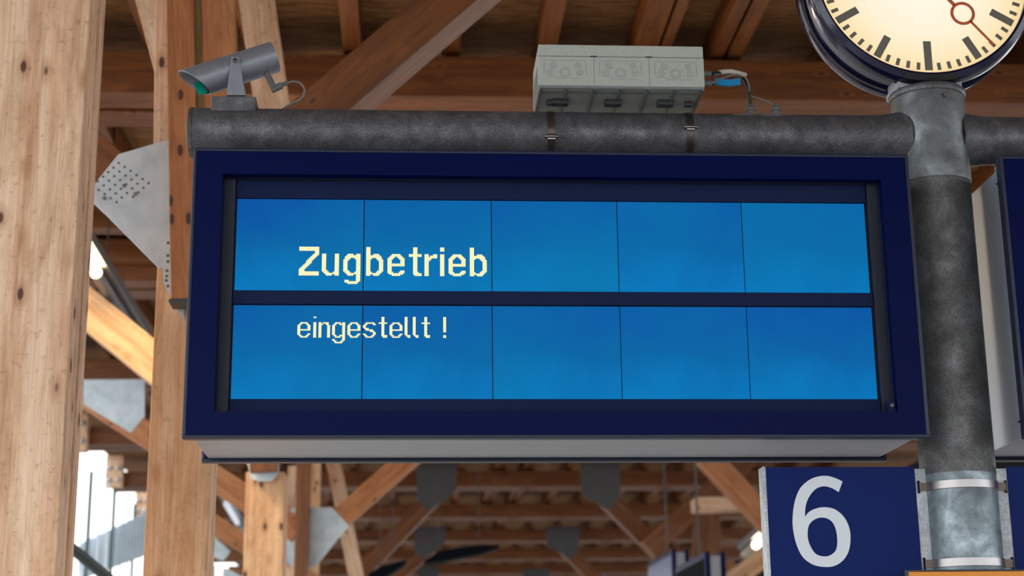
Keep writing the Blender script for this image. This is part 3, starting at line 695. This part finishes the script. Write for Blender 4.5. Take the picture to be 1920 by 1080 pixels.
so = empty('orange_sign', (1.5, 0.1, 1.75)); tag(so, 'orange sign top edge in the lower right corner before the mast', 'sign')
bm = bmesh.new(); box(bm, -0.43 + 0.008, 0.43, -0.012, 0.012, -0.2, 0.2555, 0.001); obj('face', bm, M_ORANGE, so)
bm = bmesh.new(); box(bm, -0.434, -0.422, -0.015, 0.02, -0.2, 0.261, 0.001); box(bm, -0.422, 0.43, -0.015, 0.02, 0.256, 0.261, 0.001); obj('frame', bm, M_EDGE, so)
bm = bmesh.new(); box(bm, -0.21, -0.16, 0.02, 0.06, -0.1, 0.2); obj('bracket', bm, M_STRIP, so)

# ------------------------------------------------------------------ clock
CX, CY, CZ = 1.302, 0.16, 4.060
clock = empty('station_clock', (CX, CY + 0.09, CZ)); tag(clock, 'round lit station clock with navy rim on top of the mast', 'clock')
R = 0.373
def ycirc(bm, prof, seg=128): lathe(bm, prof, (0, 0, 0), 'Y', seg, False)
for sgn, nm in ((-1, 'front_rim'), (1, 'rear_rim')):
    bm = bmesh.new()
    f = lambda y: sgn * y
    ycirc(bm, [(R - 0.004, f(0.086)), (R - 0.004, f(0.104)), (R + 0.004, f(0.108)), (R + 0.024, f(0.098)), (R + 0.031, f(0.080)), (R + 0.031, f(0.052)), (R + 0.024, f(0.046)), (R - 0.01, f(0.046))])
    obj(nm, bm, M_CLOCKBLUE, clock, smooth=True)
bm = bmesh.new(); ycirc(bm, [(R + 0.012, -0.05), (R + 0.012, 0.02)]); obj('casing_band', bm, M_CLOCKGREY, clock, smooth=True)
bm = bmesh.new(); ycirc(bm, [(R + 0.004, 0.018), (R + 0.004, 0.05)]); obj('casing_groove', bm, M_CLOCKBLUE, clock, smooth=True)
bm = bmesh.new(); lathe(bm, [(R, -0.001), (R, 0.001)], (0, 0, 0), 'Y', 128)
dial = obj('dial', bm, M_DIAL, clock, (0, -0.09, 0))
bm = bmesh.new(); lathe(bm, [(R, -0.001), (R, 0.001)], (0, 0, 0), 'Y', 128); obj('dial', bm, M_DIAL, clock, (0, 0.09, 0))
def mark(a, r0, r1, w, parent, y=-0.0016, nm='minute_mark', mat=None):
    bm = bmesh.new(); box(bm, -w / 2, w / 2, -0.0006, 0.0006, r0, r1)
    bmesh.ops.rotate(bm, verts=bm.verts, cent=(0, 0, 0), matrix=Matrix.Rotation(a, 3, 'Y'))
    return obj(nm, bm, mat or M_MARK, parent, (0, y, 0))
for i in range(60):
    a = math.radians(i * 6)
    if i % 15 == 0: mark(a, 0.668 * R, 0.955 * R, 0.027, dial, nm='hour_mark')
    elif i % 5 == 0: mark(a, 0.725 * R, 0.955 * R, 0.0265, dial, nm='hour_mark')
    else: mark(a, 0.885 * R, 0.955 * R, 0.0125, dial)
mark(math.radians(300), -0.06, 0.60 * R, 0.03, dial, -0.008, 'hour_hand')
mark(math.radians(30), -0.08, 0.90 * R, 0.022, dial, -0.012, 'minute_hand')
sa = math.radians(139.2)
bm = bmesh.new(); box(bm, -0.0065, 0.0065, -0.0006, 0.0006, -0.07, 0.157); box(bm, -0.0044, 0.0044, -0.0006, 0.0006, 0.238, 0.349)
seg = 48
ring = []
for i in range(seg):
    t = 2 * math.pi * i / seg
    ring.append([bm.verts.new((math.cos(t) * r, y, 0.198 + math.sin(t) * r)) for r, y in ((0.0325, -0.0006), (0.0432, -0.0006), (0.0432, 0.0006), (0.0325, 0.0006))])
for i in range(seg):
    A, B = ring[i], ring[(i + 1) % seg]
    for k in range(4): bm.faces.new((A[k], A[(k + 1) % 4], B[(k + 1) % 4], B[k]))
bmesh.ops.rotate(bm, verts=bm.verts, cent=(0, 0, 0), matrix=Matrix.Rotation(sa, 3, 'Y'))
obj('second_hand', bm, M_RED, dial, (0, -0.016, 0))
# saddle joining clock and mast
bm = bmesh.new()
box(bm, -0.105, 0.118, -0.072, 0.072, -0.412, -0.365, 0.003)
obj('saddle', bm, M_HOUSE, clock)
# matt black tape round the bottom of the front rim
bm = bmesh.new(); prof = [(R + 0.0045, -0.1085), (R + 0.0245, -0.0985), (R + 0.0318, -0.080), (R + 0.0318, -0.052)]
rows_ = []
for i in range(15):
    t = math.pi + math.radians(-13.5 + i * 27 / 14)
    rows_.append([bm.verts.new((math.sin(t) * (r + 0.0006), y - 0.0005, math.cos(t) * (r + 0.0006))) for r, y in prof])
for a, b in zip(rows_, rows_[1:]):
    for k in range(3): bm.faces.new((a[k], a[k + 1], b[k + 1], b[k]))
obj('tape', bm, M_TAPE, clock, smooth=True)

# ------------------------------------------------------------------ junction box strapped on the pipe
jb = empty('junction_box', (0.24, 0.23, 3.585)); tag(jb, 'long pale grey plastic junction box strapped on top of the pipe', 'box')
bx0, bx1, by0, by1, bz0, bz1 = -0.046 - 0.24, 0.505 - 0.24, 0.055 - 0.23, 0.30 - 0.23, 0.0, 0.150
bm = bmesh.new(); box(bm, bx0, bx1, by0, by1, bz0 + 0.005, 0.108, 0.003); obj('body', bm, M_BOX, jb)
bm = bmesh.new(); box(bm, bx0 + 0.001, bx1 - 0.001, by0 + 0.001, by1 - 0.001, 0.1095, bz1, 0.003); obj('lid', bm, M_BOX, jb)
bm = bmesh.new(); box(bm, bx0 + 0.004, bx1 - 0.004, by0 + 0.004, by1 - 0.004, 0.1, 0.113); obj('lid_gap', bm, M_SEAM, jb)
def ringm(bm, cx, cz, r, w, y, seg=28):
    vs = []
    for i in range(seg):
        t = 2 * math.pi * i / seg
        vs.append([bm.verts.new((cx + math.cos(t) * q, yy, cz + math.sin(t) * q)) for q, yy in ((r - w, y), (r - w / 2, y - 0.0007), (r, y))])
    for i in range(seg):
        A, B = vs[i], vs[(i + 1) % seg]
        for k in range(2): bm.faces.new((A[k], B[k], B[k + 1], A[k + 1]))
for i in range(3):
    cx = bx0 + (i + 0.5) * (bx1 - bx0) / 3 - 0.004
    bm = bmesh.new(); y = by0 - 0.0002
    for ddx, ddz, rr in ((-0.022, 0.078, 0.009), (0.024, 0.078, 0.0085), (-0.028, 0.053, 0.0095), (0.0, 0.053, 0.0145), (0.0, 0.053, 0.010), (0.028, 0.053, 0.0095), (-0.022, 0.078, 0.0045), (0.024, 0.078, 0.004), (-0.028, 0.053, 0.0045), (0.028, 0.053, 0.0045)):
        ringm(bm, cx + ddx * 1.75, ddz - 0.002, rr * 1.25, 0.0022, y)
    for x0, x1, z0, z1 in ((-0.04, 0.04, 0.0925, 0.0938), (-0.0415, -0.0402, 0.045, 0.088), (0.0402, 0.0415, 0.045, 0.088), (-0.038, -0.018, 0.0365, 0.0378), (-0.018, 0.036, 0.029, 0.0303), (-0.0183, -0.017, 0.0303, 0.0372)):
        box(bm, cx + x0 * 1.7, cx + x1 * 1.7, y - 0.0006, y + 0.001, z0, z1)
    obj('knockout_panel', bm, M_BOXLINE, jb)
    if i < 2:
        bm = bmesh.new(); xx = bx0 + (i + 1) * (bx1 - bx0) / 3; box(bm, xx - 0.0006, xx + 0.0006, by0 - 0.0005, by0 + 0.01, 0.006, 0.109); obj('seam', bm, M_BOXD, jb)
        bm = bmesh.new(); box(bm, xx - 0.011, xx + 0.011, by0 - 0.001, by0 + 0.004, 0.107, 0.1105); obj('lid_catch', bm, M_SEAM, jb)
# ribbed underside
bm = bmesh.new()
for i in range(7):
    x = bx0 + 0.004 + i * (bx1 - bx0 - 0.012) / 6; t_ = 0.0035 if i % 2 else 0.006
    box(bm, x, x + t_, by0 + 0.004, by1 - 0.004, -0.006, 0.006)
box(bm, bx0 + 0.003, bx1 - 0.003, by0 + 0.003, by0 + 0.008, -0.003, 0.006)
for i in range(6):
    x = bx0 + 0.012 + i * (bx1 - bx0 - 0.02) / 6
    box(bm, x, x + 0.075, by0 + 0.052, by0 + 0.055, -0.003, 0.006)
obj('underside_ribs', bm, M_BOXD, jb)
for i in range(3):
    x = bx0 + 0.055 + i * 0.178
    bm = bmesh.new(); box(bm, x, x + 0.055, by0 + 0.115, by0 + 0.15, -0.012, 0.006, 0.002); obj('mounting_foot', bm, M_RIB, jb)
    bm = bmesh.new(); lathe(bm, [(0.003, 0), (0.003, 0.002)], (x + 0.03, by0 + 0.13, -0.0135), 'Z', 12); obj('foot_screw', bm, M_STEEL, jb)
# knocked-out ragged left end
bm = bmesh.new(); prism(bm, [(0, 0.012), (0.0, 0.085), (0.0, 0.085)][:2] + [(0.0015, 0.085), (0.0015, 0.012)], by0 + 0.04, by1 - 0.03)
for v in bm.verts: v.co.x += bx0 - 0.001
obj('end_knockout', bm, M_BOXD, jb)
# steel straps with buckles
for x_, bz in ((0.003, (0.008, 0.165, 3.452)[2]), (0.472, (0.472, 0.165, 3.489)[2])):
    x = x_ - 0.24
    bm = bmesh.new(); seg = 40; pr = []
    for i in range(seg + 1):
        t = math.radians(100 + 340 * i / seg)
        y, z = 0.02 + math.cos(t) * 0.0855, PZ - 3.585 + math.sin(t) * 0.0855
        pr.append([bm.verts.new((x + s * 0.012, y, z)) for s in (-1, 1)])
    for a, b in zip(pr, pr[1:]): bm.faces.new((a[0], a[1], b[1], b[0]))
    st = obj('strap', bm, M_STRAP, jb, smooth=True)
    bm = bmesh.new(); box(bm, x - 0.014, x + 0.014, -0.052, -0.03, -0.012, 0.003, 0.002); obj('strap_hook', bm, M_RIB, jb)
    bm = bmesh.new(); zb_ = bz - 3.585; yb_ = 0.02 - (0.086 ** 2 - (bz - PZ) ** 2) ** 0.5 if abs(bz - PZ) < 0.086 else -0.06
    box(bm, x - 0.014, x + 0.014, yb_ - 0.006, yb_ + 0.004, zb_ - 0.010, zb_ + 0.010, 0.003); tube(bm, [(x - 0.022, yb_ - 0.004, zb_), (x, yb_ - 0.007, zb_), (x + 0.022, yb_ - 0.004, zb_)], 0.006, 10)
    obj('strap_buckle', bm, M_STEEL, st, smooth=True)
# glands on the right end
for gp in ((0.527, 0.100, 3.655), (0.526, 0.100, 3.622)):
    bm = bmesh.new(); lathe(bm, [(0.0135, 0), (0.0135, 0.010), (0.0115, 0.012), (0.0115, 0.024), (0.009, 0.032)], (bx1, 0.10 - 0.23, gp[2] - 3.585), 'X', 8)
    obj('cable_gland', bm, M_GLAND, jb)

# cables
def cable(label, pts, r, mat, name='cable'):
    bm = bmesh.new(); tube(bm, pts, r); return tag(obj(name, bm, mat, smooth=True), label, 'cable')
c1 = cable('thick black cable from the junction box down to the pipe', [(0.540, 0.100, 3.655), (0.581, 0.150, 3.680), (0.625, 0.160, 3.685), (0.658, 0.180, 3.682), (0.680, 0.210, 3.665), (0.688, 0.215, 3.624), (0.693, 0.220, 3.592)], 0.0062, M_CABLE)
c2_ = cable('thin grey cable curling over to the right gland', [(0.538, 0.100, 3.624), (0.586, 0.150, 3.663), (0.628, 0.150, 3.675), (0.665, 0.170, 3.676), (0.683, 0.190, 3.653), (0.691, 0.220, 3.630), (0.726, 0.220, 3.617), (0.756, 0.220, 3.604), (0.776, 0.220, 3.589)], 0.0028, M_GREYCABLE)
bm = bmesh.new(); wp = [(0.573, 0.148, 3.681), (0.614, 0.150, 3.686), (0.669, 0.168, 3.681)]
tube(bm, wp, 0.0085, 12); obj('spiral_wrap', bm, M_WRAP, c1, smooth=True).matrix_parent_inverse = Matrix()
bm = bmesh.new(); tp = [(0.556, 0.140, 3.647), (0.595, 0.140, 3.640), (0.644, 0.145, 3.648)]
V = [Vector(p) for p in tp]
vs = []
for k in range(9):
    t = k / 8; pnt = V[0] * (1 - t) ** 2 + 2 * t * (1 - t) * (V[1] * 2 - (V[0] + V[2]) / 2) + V[2] * t * t
    vs.append([bm.verts.new(pnt + Vector((0, dy, dz))) for dy, dz in ((-0.004, 0.0115), (-0.006, -0.0115), (0.004, -0.0115), (0.004, 0.0115))])
for A, B in zip(vs, vs[1:]):
    for k in range(4): bm.faces.new((A[k], A[(k + 1) % 4], B[(k + 1) % 4], B[k]))
bm.faces.new(vs[0]); bm.faces.new(vs[-1][::-1])
tag(obj('tape_tag', bm, M_TAG), 'bright blue tape tag under the cables beside the junction box', 'tag')
for x_, lab in (((0.691, 0.220, 3.559), 'left'), ((0.778, 0.220, 3.560), 'right')):
    bm = bmesh.new(); lathe(bm, [(0.013, -0.01), (0.013, 0.010), (0.0165, 0.012), (0.0165, 0.022), (0.012, 0.032), (0.006, 0.035)], (0, 0, 0), 'Z', 12)
    o = obj('cable_gland', bm, M_GLAND, None, (x_[0], 0.22, x_[2])); tag(o, 'grey cable gland on the pipe, %s of the pair' % lab, 'cable gland')

# ------------------------------------------------------------------ security camera
cb = empty('security_camera', (-1.045, 0.25, 3.566)); tag(cb, 'grey tubular security camera with teal front on the left pipe end', 'camera')
bm = bmesh.new(); box(bm, -0.082, 0.065, -0.062, 0.062, -0.026, 0.024, 0.003); obj('base_block', bm, M_PIPE, cb)
A_ = Vector((-0.930, 0.268, 3.767)); B_ = Vector((-1.192, 0.232, 3.655))
ax = (B_ - A_).normalized(); Rr = 0.0535; Lc = (B_ - A_).length
vert = Vector((0, 0, 1)); vert = (vert - ax * vert.dot(ax)).normalized(); sd = ax.cross(vert)
bm = bmesh.new(); seg = 72; outer = []; inner = []
o0 = A_ - cb.location
rings = []
for i in range(seg):
    t = 2 * math.pi * i / seg; n_ = vert * math.cos(t) + sd * math.sin(t)
    # the front is cut at a slant, the hood reaching further at the top
    Lf = Lc + 0.036 * math.cos(t)
    rings.append([bm.verts.new(o0 + n_ * Rr), bm.verts.new(o0 + n_ * Rr + ax * (Lf - 0.001)), bm.verts.new(o0 + n_ * (Rr - 0.0008) + ax * Lf), bm.verts.new(o0 + n_ * (Rr - 0.0032) + ax * Lf), bm.verts.new(o0 + n_ * (Rr - 0.0035) + ax * 0.02)])
for i in range(seg):
    a, b = rings[i], rings[(i + 1) % seg]
    for k in range(4): bm.faces.new((a[k], b[k], b[k + 1], a[k + 1]))
bm.faces.new([r[0] for r in rings]); bm.faces.new([r[4] for r in rings][::-1])
obj('tube', bm, M_CCTV, cb, smooth=True)
# teal filter plate standing in the mouth, with the lens below it
bm = bmesh.new(); rr = []
for i in range(13):
    t = math.radians(72 + 76 * i / 12); n_ = vert * math.cos(t) + sd * math.sin(t)
    rr.append([bm.verts.new(o0 + n_ * (Rr - 0.008) + ax * q) for q in (Lc - 0.06, Lc - 0.004)])
for a, b in zip(rr, rr[1:]): bm.faces.new((a[0], b[0], b[1], a[1]))
obj('filter_shield', bm, M_TEAL, cb, smooth=True)
bm = bmesh.new()
lens_c = o0 + ax * (Lc - 0.03) - vert * 0.02
q_ = [[bm.verts.new(lens_c + (vert * math.cos(t) + sd * math.sin(t)) * r + ax * h_) for t in [2 * math.pi * k / 24 for k in range(24)]] for r, h_ in ((0.024, -0.03), (0.024, 0.0), (0.018, 0.002), (0.012, -0.006))]
for a, b in zip(q_, q_[1:]):
    for k in range(24): bm.faces.new((a[k], a[(k + 1) % 24], b[(k + 1) % 24], b[k]))
bm.faces.new(q_[-1]); obj('lens', bm, M_SEAM, cb, smooth=True)
mid = (-1.053, 0.186, 3.717)
for y_ in (0.186, 0.312):
    bm = bmesh.new()
    prism(bm, [(mid[0] - 0.013 + 1.045, mid[2] + 0.014 - 3.566), (mid[0] + 0.012 + 1.045, mid[2] + 0.014 - 3.566), (-1.014 + 1.045, 0.024), (-1.078 + 1.045, 0.024)], y_ - 0.25, y_ - 0.25 + 0.004)
    obj('bracket_arm', bm, M_CCTV, cb)
bm = bmesh.new(); box(bm, -0.034, 0.032, -0.064, 0.064, 0.0235, 0.0275); obj('bracket_foot', bm, M_CCTV, cb)
bm = bmesh.new(); lathe(bm, [(0.010, 0), (0.010, -0.003), (0.0075, -0.004), (0.0075, -0.010), (0.004, -0.0105), (0.004, -0.007)], (mid[0] + 1.045, -0.064, mid[2] - 3.566), 'Y', 6); obj('pivot_bolt', bm, M_GLAND, cb)
bm = bmesh.new(); lathe(bm, [(0.0045, -0.0115), (0.004, -0.0112)], (mid[0] + 1.045, -0.064, mid[2] - 3.566), 'Y', 12); obj('bolt_socket', bm, M_SEAM, cb)
bm = bmesh.new()
L_ = lambda p: Vector(p) - cb.location
tube(bm, [L_((-0.953, 0.250, 3.698)), L_((-0.940, 0.250, 3.672)), L_((-0.929, 0.250, 3.647))], 0.0105, 10)
tube(bm, [L_((-0.936, 0.250, 3.639)), L_((-0.920, 0.250, 3.647)), L_((-0.902, 0.250, 3.657))], 0.0125, 8)
tube(bm, [L_((-0.904, 0.250, 3.657)), L_((-0.891, 0.250, 3.663)), L_((-0.881, 0.250, 3.667))], 0.0075, 10)
obj('elbow_connector', bm, M_GLAND, cb, smooth=True)
cable('thin grey cable looping from the security camera to the pipe', [(-0.882, 0.250, 3.665), (-0.863, 0.250, 3.671), (-0.839, 0.250, 3.665), (-0.825, 0.250, 3.644), (-0.828, 0.250, 3.623), (-0.843, 0.250, 3.603), (-0.871, 0.260, 3.594), (-0.907, 0.270, 3.572)], 0.0036, M_GREYCABLE)
